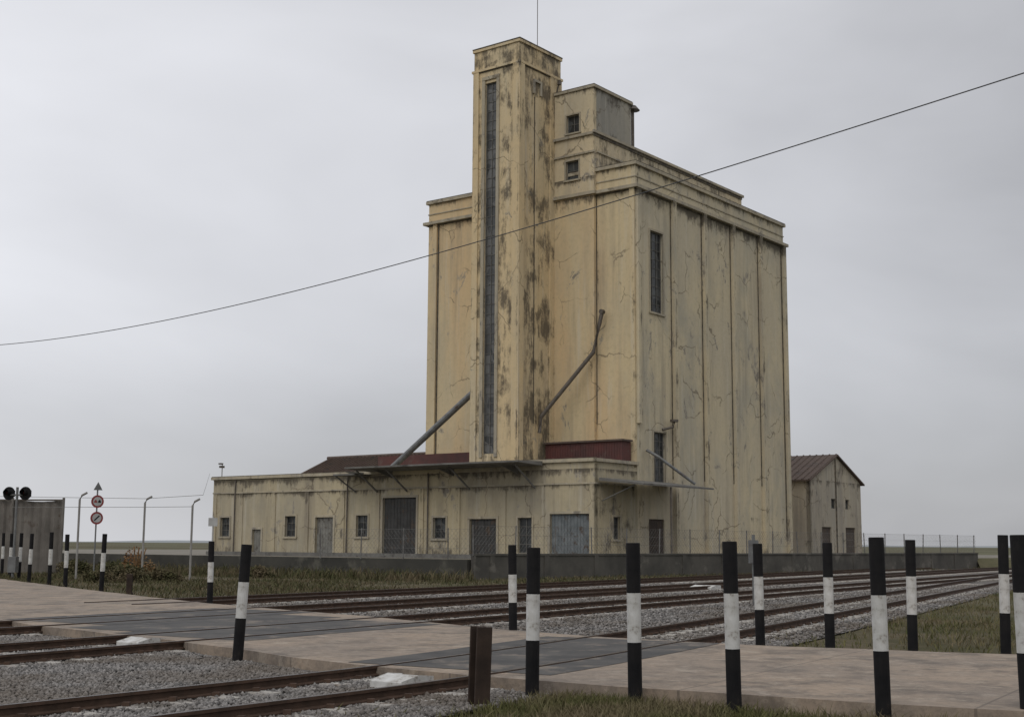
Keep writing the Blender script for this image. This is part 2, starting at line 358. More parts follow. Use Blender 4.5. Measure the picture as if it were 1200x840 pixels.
# ------------------------------------------------------------ warehouse behind right
wh=empty('gabled_warehouse',(23.6,105,0),ANG)
w=MB(); e0=6.8; pk=8.9; Wd=10.
whops=[(2.1,3.9,GZ+.1,3.1),(6.7,8.7,GZ+.1,3.1),(4.0,4.9,4.6,5.4),(6.8,7.6,4.6,5.4)]
skin(w,'y',0,0,Wd,GZ,e0-.001,whops)
w.poly([(0,0,e0),(Wd,0,e0),(Wd/2,0,pk)])
w.box(.3,Wd,.3,16,GZ,e0-.003)
whl=[(2.2,3.8,GZ+.1,3.2),(8,9.2,3,4.4)]
skin(w,'x',0,.0,16,GZ,e0-.002,whl)
w.obj('warehouse_walls',plaster('warehouse_render',(.43,.38,.29),(.35,.315,.25),[(6.8,1.2,.18),(2.,1.4,.13)],.59,None,[('Y',0,.3,.1)],.53,.5,seed=7.),wh)
d=MB();g=MB();f=MB();t=MB()
for o in whops[:2]: bx(d,'y',0,o[0]+.003,o[1]-.003,o[2],o[3]-.003,.12,.18)
for o in whops[2:]: window(g,f,'y',0,o,2,2)
bx(d,'x',0,whl[0][0]+.003,whl[0][1]-.003,whl[0][2],whl[0][3]-.003,.12,.18); window(g,f,'x',0,whl[1],2,2)
d.obj('doors',M_doorb,wh); g.obj('glass',M_glass,wh); f.obj('frames',M_frame,wh)
r=MB()
for sx in (-1,1):
    xe=Wd/2+sx*(Wd/2+.35); ze=e0-.14
    r.prism([(xe,ze),(Wd/2,pk+.03),(Wd/2,pk+.15),(xe,ze+.12)],lambda p,dd:(p[0],dd,p[1]),-.25,16)
    for i in range(28): r.tube([(xe,-.1+i*.58,ze+.14),(Wd/2,-.1+i*.58,pk+.16)],.06,5)
r.obj('tiled_roof',M_roofb,wh)
t.box(4.85,5.0,-.06,-.004,GZ,pk-.2); t.obj('dark_strips',M_grime_shade,wh)

# ------------------------------------------------------------ GROUND
def cat(pts,n=14):
    out=[];P=[np.array(p,float) for p in pts]
    P=[2*P[0]-P[1]]+P+[2*P[-1]-P[-2]]
    for i in range(1,len(P)-2):
        for k in range(n):
            t=k/n; a,b,c,d=P[i-1:i+3]
            out.append(.5*((2*b)+(-a+c)*t+(2*a-5*b+4*c-d)*t*t+(-a+3*b-3*c+d)*t**3))
    out.append(P[-2]); return np.array(out)
def resample(P,step=None,n=None):
    P=np.array(P,float); s=np.r_[0,np.cumsum(np.linalg.norm(np.diff(P,axis=0),axis=1))]
    if n is None: n=max(2,int(s[-1]/step)+1)
    t=np.linspace(0,s[-1],n); return np.c_[np.interp(t,s,P[:,0]),np.interp(t,s,P[:,1])]
def normals(P):
    d=np.gradient(P,axis=0); d/=np.linalg.norm(d,axis=1)[:,None]; return np.c_[-d[:,1],d[:,0]]
def inpoly(pts,poly):
    x,y=pts[:,0],pts[:,1]; ins=np.zeros(len(x),bool); n=len(poly)
    for i in range(n):
        x1,y1=poly[i];x2,y2=poly[(i+1)%n]
        if y1==y2: continue
        c=((y1>y)!=(y2>y))&(x<(x2-x1)*(y-y1)/(y2-y1)+x1); ins^=c
    return ins

m_ground,nt,b=new_mat('ground_grass_dirt'); co=objco(nt)
c=mix(nt,maprange(nt,noise(nt,co,.35,8,.65),.4,.62),(.07,.066,.034),(.135,.11,.075))
c=mix(nt,maprange(nt,noise(nt,co,3.,8,.7),.45,.7,0,.7),c,(.05,.05,.027))
c=mix(nt,maprange(nt,noise(nt,co,.012,3),.45,.55),c,(.13,.13,.08))
nt.links.new(c,b.inputs['Base Color']); b.inputs['Roughness'].default_value=1; b.inputs['Specular IOR Level'].default_value=.1
bump(nt,b,noise(nt,co,14,8,.7),.8,.04)
g=MB()
rad=[0,20,60,140,400,1200,4000,9000]; nseg=48; g.v.append((0,40,-.14))
for r_ in rad[1:]:
    for k in range(nseg): g.v.append((r_*math.cos(2*math.pi*k/nseg),40+r_*math.sin(2*math.pi*k/nseg),-.14))
for k in range(nseg): g.f.append((0,1+k,1+(k+1)%nseg))
for j in range(len(rad)-2):
    for k in range(nseg):
        a=1+j*nseg+k;b_=1+j*nseg+(k+1)%nseg; g.f.append((a,a+nseg,b_+nseg,b_))
g.obj('ground',m_ground)
h=MB(); m_h=simple('distant_hills',(.27,.29,.30),(.24,.26,.265),.002,1,bs=0)  # pale bluish base colour carries the distance haze
az=np.radians(np.linspace(-60,60,160))
for i,a_ in enumerate(az):
    R0=3400; hh=3+2*math.sin(i*.21)+2*math.sin(i*.53+1)+(8 if i>110 else 0)*math.sin((i-110)/50*math.pi)
    hh=max(1,hh)
    for rr,z in ((R0-500,-.3),(R0,hh),(R0+600,-.3)): h.v.append((rr*math.sin(a_),rr*math.cos(a_),z))
for i in range(159):
    for j in range(2): a_=i*3+j; h.f.append((a_,a_+3,a_+4,a_+1))
h.obj('hills',m_h,smooth=True)

# tracks
dB=np.array([.525,.851]); nB=np.array([-.851,.525])
Pb=np.array([-7.4,19.5]); Pc=Pb+4.9*nB; Pd=Pc+5.2*nB
lineB=resample([Pb-dB*30,Pb+dB*260],1.0); lineC=resample([Pc-dB*30,Pc+dB*260],1.0); lineD=resample([Pd+dB*11,Pd+dB*260],1.0)
lineA=resample(cat([(-14,0.5),(-9,6),(-4.2,12.4),(-.8,17.2),(2.5,23.4),(7.0,32.3),(15,48.3),(24,66.5),(29.6,78.5)]),1.0)
near=resample(cat([(-40,80),(-24,51),(-15,34.5),(-10,26.7),(-5.2,21.4),(-2.6,18.2),(0,16.0),(2.3,14.5),(5,13.15),(12,10.5),(25,6)],8),n=110)
far=resample(cat([(-46,100),(-30,71),(-21,55.5),(-12.8,42.3),(-7.9,35),(-3.2,29.2),(.3,24.4),(3.2,21.9),(7.6,19.9),(15,17.3),(28,12.8)],8),n=110)
roadpoly=np.vstack([near,far[::-1]])
m_road,nt,b=new_mat('worn_concrete_road'); co=objco(nt)
c=mix(nt,maprange(nt,noise(nt,co,.5,7,.65),.38,.62),(.32,.25,.185),(.225,.185,.148))
c=mix(nt,maprange(nt,noise(nt,mapping(nt,co,(1,1,1),(4,4,0)),1.1,9,.72),.48,.62,0,.8),c,(.11,.092,.075))
c=mix(nt,maprange(nt,noise(nt,mapping(nt,co,(1,1,1),(8,1,0)),2.4,9,.75),.53,.6,0,.5),c,(.38,.325,.26))
c=mix(nt,maprange(nt,noise(nt,co,11,8,.8),.47,.66,0,.65),c,(.14,.115,.09))
bw=N(nt,'ShaderNodeMapping'); bw.inputs['Rotation'].default_value=(0,0,-math.atan2(.851,.525)); nt.links.new(co,bw.inputs['Vector'])
br=N(nt,'ShaderNodeTexBrick'); br.inputs['Scale'].default_value=1; br.inputs['Brick Width'].default_value=6.; br.inputs['Row Height'].default_value=3.1; br.inputs['Mortar Size'].default_value=.016; br.offset=0
nt.links.new(bw.outputs[0],br.inputs['Vector'])
c=mix(nt,math_(nt,'MULTIPLY',br.outputs['Fac'],.5),c,(.07,.06,.05))
nt.links.new(c,b.inputs['Base Color']); b.inputs['Roughness'].default_value=.9
bump(nt,b,noise(nt,co,22,8,.7),.5,.02)
r=MB(); n=110
RZ=.032
for i in range(n):
    j1,j2=rng.uniform(-.05,.05,2) if 6<i<104 else (0,0)
    r.v+=[(near[i][0]+j1,near[i][1]+j1,-.16),(near[i][0]+j1,near[i][1]+j1,RZ),(far[i][0]+j2,far[i][1]+j2,RZ),(far[i][0]+j2,far[i][1]+j2,-.16)]
for i in range(n-1):
    for j in range(3): a_=i*4+j; r.f.append((a_,a_+4,a_+5,a_+1))
r.obj('road',m_road)
m_asph=simple('asphalt',(.038,.037,.036),(.08,.075,.068),1.3,.85,c3=(.16,.135,.11),s3=.9,t3=.54)
asphalt=MB(); 
def strip(mb,L,o0,o1,z,mask=None):
    nn=normals(L); a_=L+nn*o0; b_=L+nn*o1
    for i in range(len(L)-1):
        if mask is not None and not (mask[i] and mask[i+1]): continue
        mb.poly([(*a_[i],z),(*a_[i+1],z),(*b_[i+1],z),(*b_[i],z)])
for L in (lineA,lineB,lineC):
    LL=resample(L,.25)
    m=inpoly(LL,roadpoly); nn=normals(LL)
    m&=inpoly(LL+nn*1.4,roadpoly)&inpoly(LL-nn*1.4,roadpoly)
    strip(asphalt,LL,-1.55,1.55,RZ+.005,m)
asphalt.obj('asphalt_crossing_strip',m_asph)
a2=MB()
LL=resample((lineB+0),.25); m=inpoly(LL,roadpoly); nn=normals(LL); m&=inpoly(LL+nn*3.2,roadpoly)&inpoly(LL+nn*1.6,roadpoly)
strip(a2,LL,1.56,3.3,RZ+.005,m)
a2.obj('asphalt_patch',m_asph)

# ballast
m_bal,nt,b=new_mat('ballast'); co=objco(nt)
v=N(nt,'ShaderNodeTexVoronoi'); v.inputs['Scale'].default_value=15; nt.links.new(co,v.inputs['Vector'])
s_=N(nt,'ShaderNodeSeparateColor'); nt.links.new(v.outputs['Color'],s_.inputs[0])
c=mix(nt,s_.outputs[0],(.08,.075,.07),(.23,.22,.21)); c=mix(nt,maprange(nt,noise(nt,co,.4,5),.4,.62,0,.7),c,(.10,.08,.06))
nt.links.new(c,b.inputs['Base Color']); b.inputs['Roughness'].default_value=1
bump(nt,b,v.outputs['Distance'],1.,.04)
bal=MB()
n=240
l1=resample(lineA,n=n); e1=l1-normals(l1)*2.1
l2=resample([Pd-dB*22,Pd+dB*62],n=n); e2=l2+nB*2.0
for i in range(n): bal.v+=[(*e1[i],-.115),(*e2[i],-.115)]
for i in range(n-1): bal.f.append((2*i,2*i+2,2*i+3,2*i+1))
l3=Pb+dB*55; l4=Pb+dB*262
bal.poly([(*(l3-nB*2.),-.119),(*(l4-nB*2.),-.119),(*(l4+nB*12.1),-.119),(*(l3+nB*12.1),-.119)]); bal.obj('ballast_bed',m_bal)
balpoly=np.vstack([e1,e2[::-1]])

m_sl=simple('concrete_sleeper',(.42,.40,.36),(.28,.26,.23),3,c3=(.13,.10,.075),s3=2.)
m_rail=simple('rusty_rail',(.05,.032,.022),(.085,.052,.036),6,.8,.0,spec=.25)
m_top=simple('worn_rail_head',(.14,.12,.105),(.06,.05,.043),4,.45,.7)
def track(name,L,dz=0,smax=999):
    e=empty(name)
    S=resample(L,.6); nn=normals(S); ins=inpoly(S,roadpoly)|inpoly(S+nn*1.2,roadpoly)|inpoly(S-nn*1.2,roadpoly)
    sl=MB()
    for i,(p,q) in enumerate(zip(S,nn)):
        if ins[i] or p[1]>130 or p[1]<4: continue
        if p[1]>smax: continue
        t_=np.array([q[1],-q[0]]); jz=rng.uniform(-.008,.004)
        for (ua,ub,zt) in ((-1.3,-.45,-.075),(.45,1.3,-.075),(-.45,.45,-.1)):
            c_=[p+q*ua-t_*.13,p+q*ub-t_*.13,p+q*ub+t_*.13,p+q*ua+t_*.13]; c2=[p+q*(ua+.01)-t_*.1,p+q*(ub-.01)-t_*.1,p+q*(ub-.01)+t_*.1,p+q*(ua+.01)+t_*.1]
            i0=len(sl.v); sl.v+=[(*x,-.14) for x in c_]+[(*x,zt+dz+jz) for x in c2]
            sl.f+=[(i0+4,i0+5,i0+6,i0+7)]+[(i0+k,i0+(k+1)%4,i0+4+(k+1)%4,i0+4+k) for k in range(4)]
    sl.obj('sleepers',m_sl,e)
    prof=[(-.07,-.075),(-.07,-.06),(-.012,-.045),(-.012,.012),(-.036,.02),(-.036,.05),(.036,.05),(.036,.02),(.012,.012),(.012,-.045),(.07,-.06),(.07,-.075)]
    nL=normals(L)
    ra=MB(); to=MB(); cl=MB()
    for sg in (-.87,.87):
        i0=len(ra.v)
        for p,q in zip(L,nL):
            for (u,z) in prof: ra.v.append((*(p+q*(sg+u)),z+dz))
        m_=len(prof)
        for i in range(len(L)-1):
            for k in range(m_-1): a_=i0+i*m_+k; ra.f.append((a_,a_+1,a_+1+m_,a_+m_))
        for i in range(len(L)-1):
            to.poly([(*(L[i]+nL[i]*(sg-.028)),.053+dz),(*(L[i+1]+nL[i+1]*(sg-.028)),.053+dz),(*(L[i+1]+nL[i+1]*(sg+.028)),.053+dz),(*(L[i]+nL[i]*(sg+.028)),.053+dz)])
        for i,(p,q) in enumerate(zip(S,nn)):
            if ins[i] or p[1]>45 or p[1]<8 or p[1]>smax: continue
            for s2 in (-.11,.11):
                c_=p+q*(sg+s2); cl.box(c_[0]-.04,c_[0]+.04,c_[1]-.04,c_[1]+.04,-.09,-.035)
    ra.obj('rails',m_rail,e); to.obj('rail_heads',m_top,e); cl.obj('rail_clips',m_rail,e)
track('railway_track',lineA,-.004,62); track('railway_track',lineB); track('railway_track',lineC); track('railway_track',lineD)

def stones(name,n,ymin,ymax,s0,s1,mat):
    y=rng.uniform(ymin,ymax,n*4); x=rng.uniform(-.48,.5,n*4)*y
    p=np.c_[x,y]; p=p[rng.random(len(p))<np.abs(p[:,1])/ymax]
    ok=inpoly(p,balpoly)&~inpoly(p,roadpoly)&~inpoly(p+.12,roadpoly); p=p[ok][:n]; k=len(p)
    base=np.array([(1,0,0),(0,1,0),(-1,0,0),(0,-1,0),(0,0,1),(0,0,-1)],float)
    V=base[None]*rng.uniform(.6,1.15,(k,6,1))+rng.uniform(-.28,.28,(k,6,3))
    th=rng.uniform(0,6.28,k); c,s=np.cos(th),np.sin(th)
    X=V[:,:,0]*c[:,None]-V[:,:,1]*s[:,None];Y=V[:,:,0]*s[:,None]+V[:,:,1]*c[:,None]
    sc=rng.uniform(s0,s1,(k,1))
    z=rng.uniform(-.118,-.085,(k,1))
    V=np.stack([X*sc+p[:,:1],Y*sc+p[:,1:],V[:,:,2]*sc*.75+z],2)
    Fc=np.array([(0,1,4),(1,2,4),(2,3,4),(3,0,4),(1,0,5),(2,1,5),(3,2,5),(0,3,5)])
    FF=(Fc[None]+6*np.arange(k)[:,None,None]).reshape(-1,3)
    me=bpy.data.meshes.new(name); me.vertices.add(k*6); me.vertices.foreach_set('co',V.reshape(-1))
    me.loops.add(len(FF)*3); me.loops.foreach_set('vertex_index',FF.reshape(-1).astype(np.int32))
    me.polygons.add(len(FF)); me.polygons.foreach_set('loop_start',np.arange(0,len(FF)*3,3,dtype=np.int32))
    me.update(calc_edges=True); me.materials.append(mat)
    o=bpy.data.objects.new(name,me); scene.collection.objects.link(o)
m_st,nt,b=new_mat('ballast_stone'); 
gi=N(nt,'ShaderNodeNewGeometry'); ramp=mix(nt,gi.outputs['Random Per Island'],(.08,.076,.072),(.28,.265,.25))
co=objco(nt); ramp=mix(nt,maprange(nt,noise(nt,co,.45,5),.42,.6,0,.6),ramp,(.12,.095,.07))
nt.links.new(ramp,b.inputs['Base Color']); b.inputs['Roughness'].default_value=1
stones('ballast_gravel',60000,11,24,.022,.042,m_st)
stones('ballast_gravel',55000,22,60,.03,.06,m_st)

# ------------------------------------------------------------ yard terrace + walls
W0=np.array([-1.8,64.]); WR=np.array([37.,106.3]); WL=np.array([-30.,87.])
m_yard=simple('yard_dirt',(.20,.175,.14),(.13,.12,.09),.5)
y=MB(); y.poly([(*W0,.70),(*WR,.70),(60,140,.70),(20,190,.70),(-50,150,.70),(*WL,.70)]); y.obj('yard_ground',m_yard)
em=MB()
pts=[WL,np.array([-50,150.]),np.array([20,190.]),np.array([60,140.]),WR]; ctr=np.array([0,115.])
for p,q in zip(pts,pts[1:]):
    po=p+(p-ctr)*.5;qo=q+(q-ctr)*.5; em.poly([(*p,.70),(*q,.70),(*qo,-.2),(*po,-.2)])
for p in (WL,WR):
    po=p+(p-ctr)*.5; pf=p+np.array([0,-1.]); em.poly([(*p,.70),(*po,-.2),(*pf,-.2)])
em.obj('embankment',m_ground)
m_wall=simple('dark_stained_wall',(.09,.083,.07),(.05,.047,.04),.7,c3=(.14,.13,.11),s3=.5,t3=.56)
m_wall2=simple('dark_low_wall',(.055,.052,.042),(.032,.031,.025),.7,c3=(.09,.085,.067),s3=.5,t3=.56)  # darker tone for the lower left wall run
def thickline(mb,p,q,th,z0,z1):
    d_=(q-p)/np.linalg.norm(q-p); t_=np.array([-d_[1],d_[0]])*th/2
    i=len(mb.v); c_=[p-t_,q-t_,q+t_,p+t_]; mb.v+=[(*x,z0) for x in c_]+[(*x,z1) for x in c_]
    mb.f+=[tuple(i+k for k in qd) for qd in ((0,3,2,1),(4,5,6,7),(0,1,5,4),(1,2,6,5),(2,3,7,6),(3,0,4,7))]
wl=MB(); wr=MB()
thickline(wr,W0,WR,.3,-.2,1.02); thickline(wr,W0,WR,.4,1.022,1.12)
dW=(WR-W0)/np.linalg.norm(WR-W0)
for k in range(14):
    c_=W0+dW*(1+k*4.); thickline(wr,c_,c_+dW*.35,.38,-.2,1.018)
thickline(wl,W0+np.array([-.2,.13]),WL,.28,-.2,.84)
wr.obj('boundary_wall',m_wall); wl.obj('boundary_wall',m_wall2)
m_wire=simple('galvanised_wire',(.22,.22,.21),(.12,.11,.1),3,.5,.5)
def fence(name,p,q,z0,z1,step,mesh=.28,post_r=.035,wr_=.006):
    e=empty(name); ps=MB(); ws=MB(); L=np.linalg.norm(q-p); d_=(q-p)/L; n_=int(L/step)
    for i in range(n_+1):
        c_=p+d_*step*i; l_=rng.uniform(-.05,.05,2)
        ps.tube([(*c_,z0-.1),(c_[0]+l_[0],c_[1]+l_[1],z1+.05)],post_r,6)
    for k in range(4):
        z=z0+(z1-z0)*k/3; ws.tube([(*p,z),(*q,z)],wr_,3,False)
    H=z1-z0; k=0.
    while k<L+H:
        for sg in (0,1):
            a_,b_=k-H,k
            za,zb=(z0,z1) if sg else (z1,z0)
            if a_<0: za=za+(zb-za)*(-a_/H); a_=0
            if b_>L: zb=zb-(zb-za)*((b_-L)/max(.01,(b_-a_))); b_=L
            if b_>a_: ws.tube([(*(p+d_*a_),za),(*(p+d_*b_),zb)],wr_*.7,3,False)
        k+=mesh
    ps.obj('posts',m_wire,e); ws.obj('wire_mesh',m_wire,e)
fence('chain_link_fence',W0,WR,1.12,2.45,3.,.25)
fence('chain_link_fence',np.array([-10.,70.2]),np.array([-1.9,64.1]),.9,2.3,2.9,.25)

# ------------------------------------------------------------ vegetation
def grassmat(name,a,b_,c3):
    m,nt,b=new_mat(name); gi=N(nt,'ShaderNodeNewGeometry')
    c=mix(nt,gi.outputs['Random Per Island'],a,b_); co=objco(nt)
    c=mix(nt,maprange(nt,noise(nt,co,.6,5),.43,.6),c,c3)
    nt.links.new(c,b.inputs['Base Color']); b.inputs['Roughness'].default_value=.9; b.inputs['Specular IOR Level'].default_value=.2
    return m
def blades(name,poly,n,h0,h1,w,mat,z=-.14,excl=None,lean=.5,clump=.0):
    poly=np.array(poly,float); lo,hi=poly.min(0),poly.max(0)
    p=rng.uniform(lo,hi,(n*3,2)); p=p[inpoly(p,poly)]
    if clump:
        f=np.sin(p[:,0]*clump)+np.sin(p[:,1]*clump*1.3+1)+np.sin((p[:,0]+p[:,1])*clump*.6+2); p=p[rng.random(len(p))<(.55+.2*f)]
    for ex in (excl or []): p=p[~inpoly(p,ex)]
    p=p[:n]; k=len(p); th=rng.uniform(0,6.28,k); hh=rng.uniform(h0,h1,k)*rng.uniform(.6,1.2,k); ww=w*rng.uniform(.6,1.4,k)
    dx,dy=np.cos(th),np.sin(th); lx,ly=rng.normal(0,lean,k)*hh,rng.normal(0,lean,k)*hh
    z=np.full(k,z)
    V=np.empty((k,5,3))
    V[:,0]=np.c_[p[:,0]-dx*ww,p[:,1]-dy*ww,z];V[:,1]=np.c_[p[:,0]+dx*ww,p[:,1]+dy*ww,z]
    V[:,2]=np.c_[p[:,0]+dx*ww*.7+lx*.35,p[:,1]+dy*ww*.7+ly*.35,z+hh*.6];V[:,3]=np.c_[p[:,0]-dx*ww*.7+lx*.35,p[:,1]-dy*ww*.7+ly*.35,z+hh*.6]
    V[:,4]=np.c_[p[:,0]+lx,p[:,1]+ly,z+hh]
    o5=5*np.arange(k)[:,None]
    loops=np.concatenate([np.array([[0,1,2,3]])+o5,np.array([[3,2,4]])+o5],1).reshape(-1)
    st=(7*np.arange(k)[:,None]+np.array([[0,4]])).reshape(-1)
    me=bpy.data.meshes.new(name); me.vertices.add(k*5); me.vertices.foreach_set('co',V.reshape(-1))
    me.loops.add(len(loops)); me.loops.foreach_set('vertex_index',loops.astype(np.int32))
    me.polygons.add(len(st)); me.polygons.foreach_set('loop_start',st.astype(np.int32)); me.update(calc_edges=True)
    me.materials.append(mat); o=bpy.data.objects.new(name,me); scene.collection.objects.link(o)
mg1=grassmat('grass_blades',(.06,.068,.022),(.13,.12,.05),(.16,.13,.078))
mg2=grassmat('weeds',(.04,.046,.019),(.09,.088,.038),(.125,.10,.06))
blades('grass',[(-1.6,15.2),(0,15.8),(2.3,14.3),(5,12.95),(9,11.4),(8,9),(-3,9),(-3.2,12)],60000,.05,.16,.006,mg1,excl=[balpoly*1.0,roadpoly],clump=1.3)
blades('grass',[(3.2,22.2),(7.6,20.3),(15,17.6),(24,28),(34,80),(27,70),(17,49),(9.5,32.5),(5,25.2)],70000,.05,.16,.010,mg1,excl=[roadpoly,balpoly],clump=.8)
blades('weeds',[(-8,36.5),(-13,43.5),(-22,58),(-30,72),(-29.5,86.5),(-2,63.6),(33,101),(38,110),(40,108),(Pd+dB*62+nB*2)[:2],(Pd+dB*12+nB*2)[:2]],90000,.06,.22,.02,mg2,excl=[roadpoly,balpoly],clump=.5)
blades('weeds',[(-1.8,63.7),(-1.5,60),(-14,67),(-29,80),(-29.5,86)],14000,.15,.6,.03,mg2,lean=.4,clump=.7)
blades('weeds',e1[40:120:8].tolist()+(e1[40:120:8]+normals(l1)[40:120:8]*1.1)[::-1].tolist(),2500,.04,.14,.01,mg1,excl=[roadpoly],clump=1.7)
nr=normals(near); ed=near[30:85]
blades('grass',np.vstack([ed,(ed-nr[30:85]*.35)[::-1]]).tolist(),5000,.03,.12,.006,mg1,clump=2.1,excl=[roadpoly])

def bush(name,c,R,n,leaf,mat):
    k=n; cl=rng.normal(0,1,(7,3)); cl/=np.linalg.norm(cl,axis=1)[:,None]; cl=cl*np.array(R)*.55; cl[:,2]=np.abs(cl[:,2])
    idx=rng.integers(0,7,k); d_=rng.normal(0,1,(k,3)); d_/=np.linalg.norm(d_,axis=1)[:,None]
    p=cl[idx]+d_*np.array(R)*.5*rng.uniform(.5,1.,(k,1)); p[:,2]=np.abs(p[:,2])
    mb=MB(); 
    for q in p:
        a_=Vector(rng.normal(0,1,3)).normalized()*leaf; b_=a_.cross(Vector(rng.normal(0,1,3))).normalized()*leaf*.5; q=Vector(q)+Vector(c)
        mb.poly([q-a_,q+b_,q+a_,q-b_])
    for _ in range(6):
        t_=Vector((random.uniform(-R[0],R[0])*.6,random.uniform(-R[1],R[1])*.6,R[2]*random.uniform(.6,1.))); mb.tube([c,Vector(c)+t_*.5,Vector(c)+t_],.03,4)
    mb.obj(name,mat)
for (x_,y_,s_) in ((-16.6,58,.8),(-15.2,59,.6),(-19.5,66,.9),(-22.5,69,.8),(-17.8,57,.5),(-12.5,66,.6)):
    bush('shrub',(x_,y_,-.1),(1.4*s_,1.2*s_,1.0*s_),1600,.07,mg2)
mdry=grassmat('dry_stems',(.20,.09,.04),(.26,.15,.07),(.18,.12,.06))
bush('dry_bush',(-17.9,64,-.1),(1.0,.8,1.5),900,.07,mdry)

# ------------------------------------------------------------ striped posts
m_bk=simple('black_post_paint',(.006,.006,.007),(.013,.012,.012),5,.75,c3=(.035,.027,.022),s3=4,t3=.6,spec=.2)
m_wh=simple('white_post_paint',(.60,.60,.58),(.42,.41,.38),5,.65,c3=(.2,.17,.14),s3=5,t3=.575)
posts=[(3.76,13.67,1.69),(2.32,14.04,1.64),(1.37,14.84,1.62),(.25,15.27,1.56),(5.08,13.3,1.72),
(.05,24.8,1.58),(4.08,22.0,1.63),(5.05,21.3,1.65),(6.19,20.75,1.7),(7.49,20.4,1.78),(-3.93,19.5,1.57),
(-7.9,35.3,1.62),(-13.6,44.6,1.85),(-16.5,49.7,1.85),(-18.2,52.9,1.95),(-19.9,55.4,1.9),(-22.2,60.5,1.95),(-24.3,65,1.95),(-26.2,69,2.0)]
for i,(x_,y_,hgt) in enumerate(posts):
    e=empty('striped_crossing_post',(x_,y_,-.0)); e.rotation_euler=(random.uniform(-.012,.012),random.uniform(-.014,.016)+(.045 if i==10 else 0),random.uniform(0,.4))
    rad_=.078; z0=-.2; k1=hgt*random.uniform(.325,.345);k2=hgt*random.uniform(.655,.675)
    a=MB(); a.tube([(0,0,z0),(0,0,k1)],rad_,18); a.tube([(0,0,k2),(0,0,hgt-.02),(0,0,hgt)],rad_,18,True); 
    o=a.obj('black_bands',m_bk,e,bevel=.008)
    a=MB(); a.tube([(0,0,k1+.001),(0,0,k2-.001)],rad_-.001,18); a.obj('white_band',m_wh,e)
m_rust=simple('rusty_post',(.026,.018,.014),(.05,.034,.025),4,.85,spec=.25)
a=MB()
for (x0,x1,y0,y1) in ((-.09,.09,-.09,-.06),(-.09,.09,.06,.09),(-.015,.015,-.06,.06)): a.box(x0,x1,y0,y1,-.3,.72)
o=a.obj('rusty_stub_post',m_rust,bevel=.006); o.location=(-.33,14.45,0); o.rotation_euler=(.0,.03,.5)
a=MB(); a.box(-.09,.09,-.07,.07,-.3,.55); a.box(-.11,.11,-.09,.09,-.3,-.05); o=a.obj('short_marker_post',m_rust,bevel=.01); o.location=(-12.5,44,0)
a=MB(); a.tube([(0,0,-.2),(0,0,1.9)],.05,8); a.box(-.13,.13,-.1,.1,1.1,1.75); o=a.obj('signal_junction_box',M_pipegrey); o.location=(6.9,38.,0)
def wedge(name,x,y,ang,l=.55,wd=.5,hh=.17):
    a=MB(); a.prism([(0,-.1),(l,-.1),(l,hh*.35),(l*.55,hh*.5),(0,.03)][::-1],lambda p,d:(p[0],d,p[1]),-wd/2,wd/2)
    o=a.obj(name,m_wh,bevel=.01); o.location=(x,y,-.03); o.rotation_euler=(0,0,ang)
aB=math.atan2(.851,.525)
wedge('white_ramp_block',-1.45,15.85,aB-.1); wedge('white_ramp_block',-6.15,21.7,aB); wedge('white_ramp_block',7.3,51.5,aB,.9,.9,.2)

# ------------------------------------------------------------ left background furniture
m_cor=simple('weathered_corrugated_sheet',(.17,.155,.135),(.10,.09,.078),.8,c3=(.08,.06,.045),s3=1.)
a=MB(); p=np.array([-44.,74.]);q=np.array([-24.0,71.5]); nseg=160
for i in range(nseg+1):
    c_=p+(q-p)*i/nseg; off=.06*math.sin(i*1.6); top=3.75+.05*math.sin(i*.2)
    a.v+=[(c_[0],c_[1]+off,-.2),(c_[0],c_[1]+off,top)]
for i in range(nseg): a.f.append((2*i,2*i+2,2*i+3,2*i+1))
for i in range(8):
    c_=p+(q-p)*i/7; a.tube([(c_[0],c_[1]-.15,-.2),(c_[0],c_[1]-.15,3.9)],.07,6)
a.tube([(p[0],p[1]-.15,3.78),(q[0],q[1]-.15,3.78)],.05,6)
a.obj('corrugated_metal_fence',m_cor)
for (x_,y_,h_) in ((-19.3,59.5,3.45),(-17.2,62.5,3.4),(-14.6,61,3.25)):
    a=MB(); a.tube([(0,0,-.2),(0,0,h_),(.1,-.02,h_+.18),(.33,-.05,h_+.3)],.05,8); o=a.obj('bent_concrete_fence_post',M_grey); o.location=(x_,y_,0)
e=empty('level_crossing_signal',(-22.3,60,0)); e.rotation_euler=(0,0,-.25)
a=MB(); a.tube([(0,0,-.2),(0,0,4.0)],.06,10); a.tube([(-.45,0,3.65),(.45,0,3.65)],.04,8); a.box(-.2,.2,-.12,.12,.2,.9); a.obj('mast',M_pipegrey,e)
a=MB()
for x_ in (-.42,.42):
    a.tube([(x_,-.02,3.72),(x_,.02,3.72)],.30,24); a.tube([(x_,-.28,3.78),(x_,-.02,3.72)],.13,12,False); a.box(x_-.14,x_+.14,.02,.25,3.58,3.86)
a.obj('black_targets',m_bk,e)
mredlens=simple('red_lens',(.12,.01,.01),(.09,.008,.008),3,.3)
a=MB()
for x_ in (-.42,.42): a.tube([(x_,-.03,3.72),(x_,-.021,3.72)],.11,16)
a.obj('red_lenses',mredlens,e)
mred=simple('red_sign_paint',(.25,.03,.028),(.18,.03,.03),3,.5)
msw=simple('white_sign_paint',(.42,.42,.41),(.33,.33,.32),3,.5)
e=empty('traffic_sign',(-18.35,59,0)); e.rotation_euler=(0,0,.6)
a=MB(); a.tube([(0,.05,-.2),(0,.05,4.1)],.035,8); a.prism([(-.2,0),(.2,0),(0,.36)],lambda p,d:(p[0],d,p[1]+3.85),-.01,.01); a.obj('pole_and_plate_back',M_pipegrey,e)
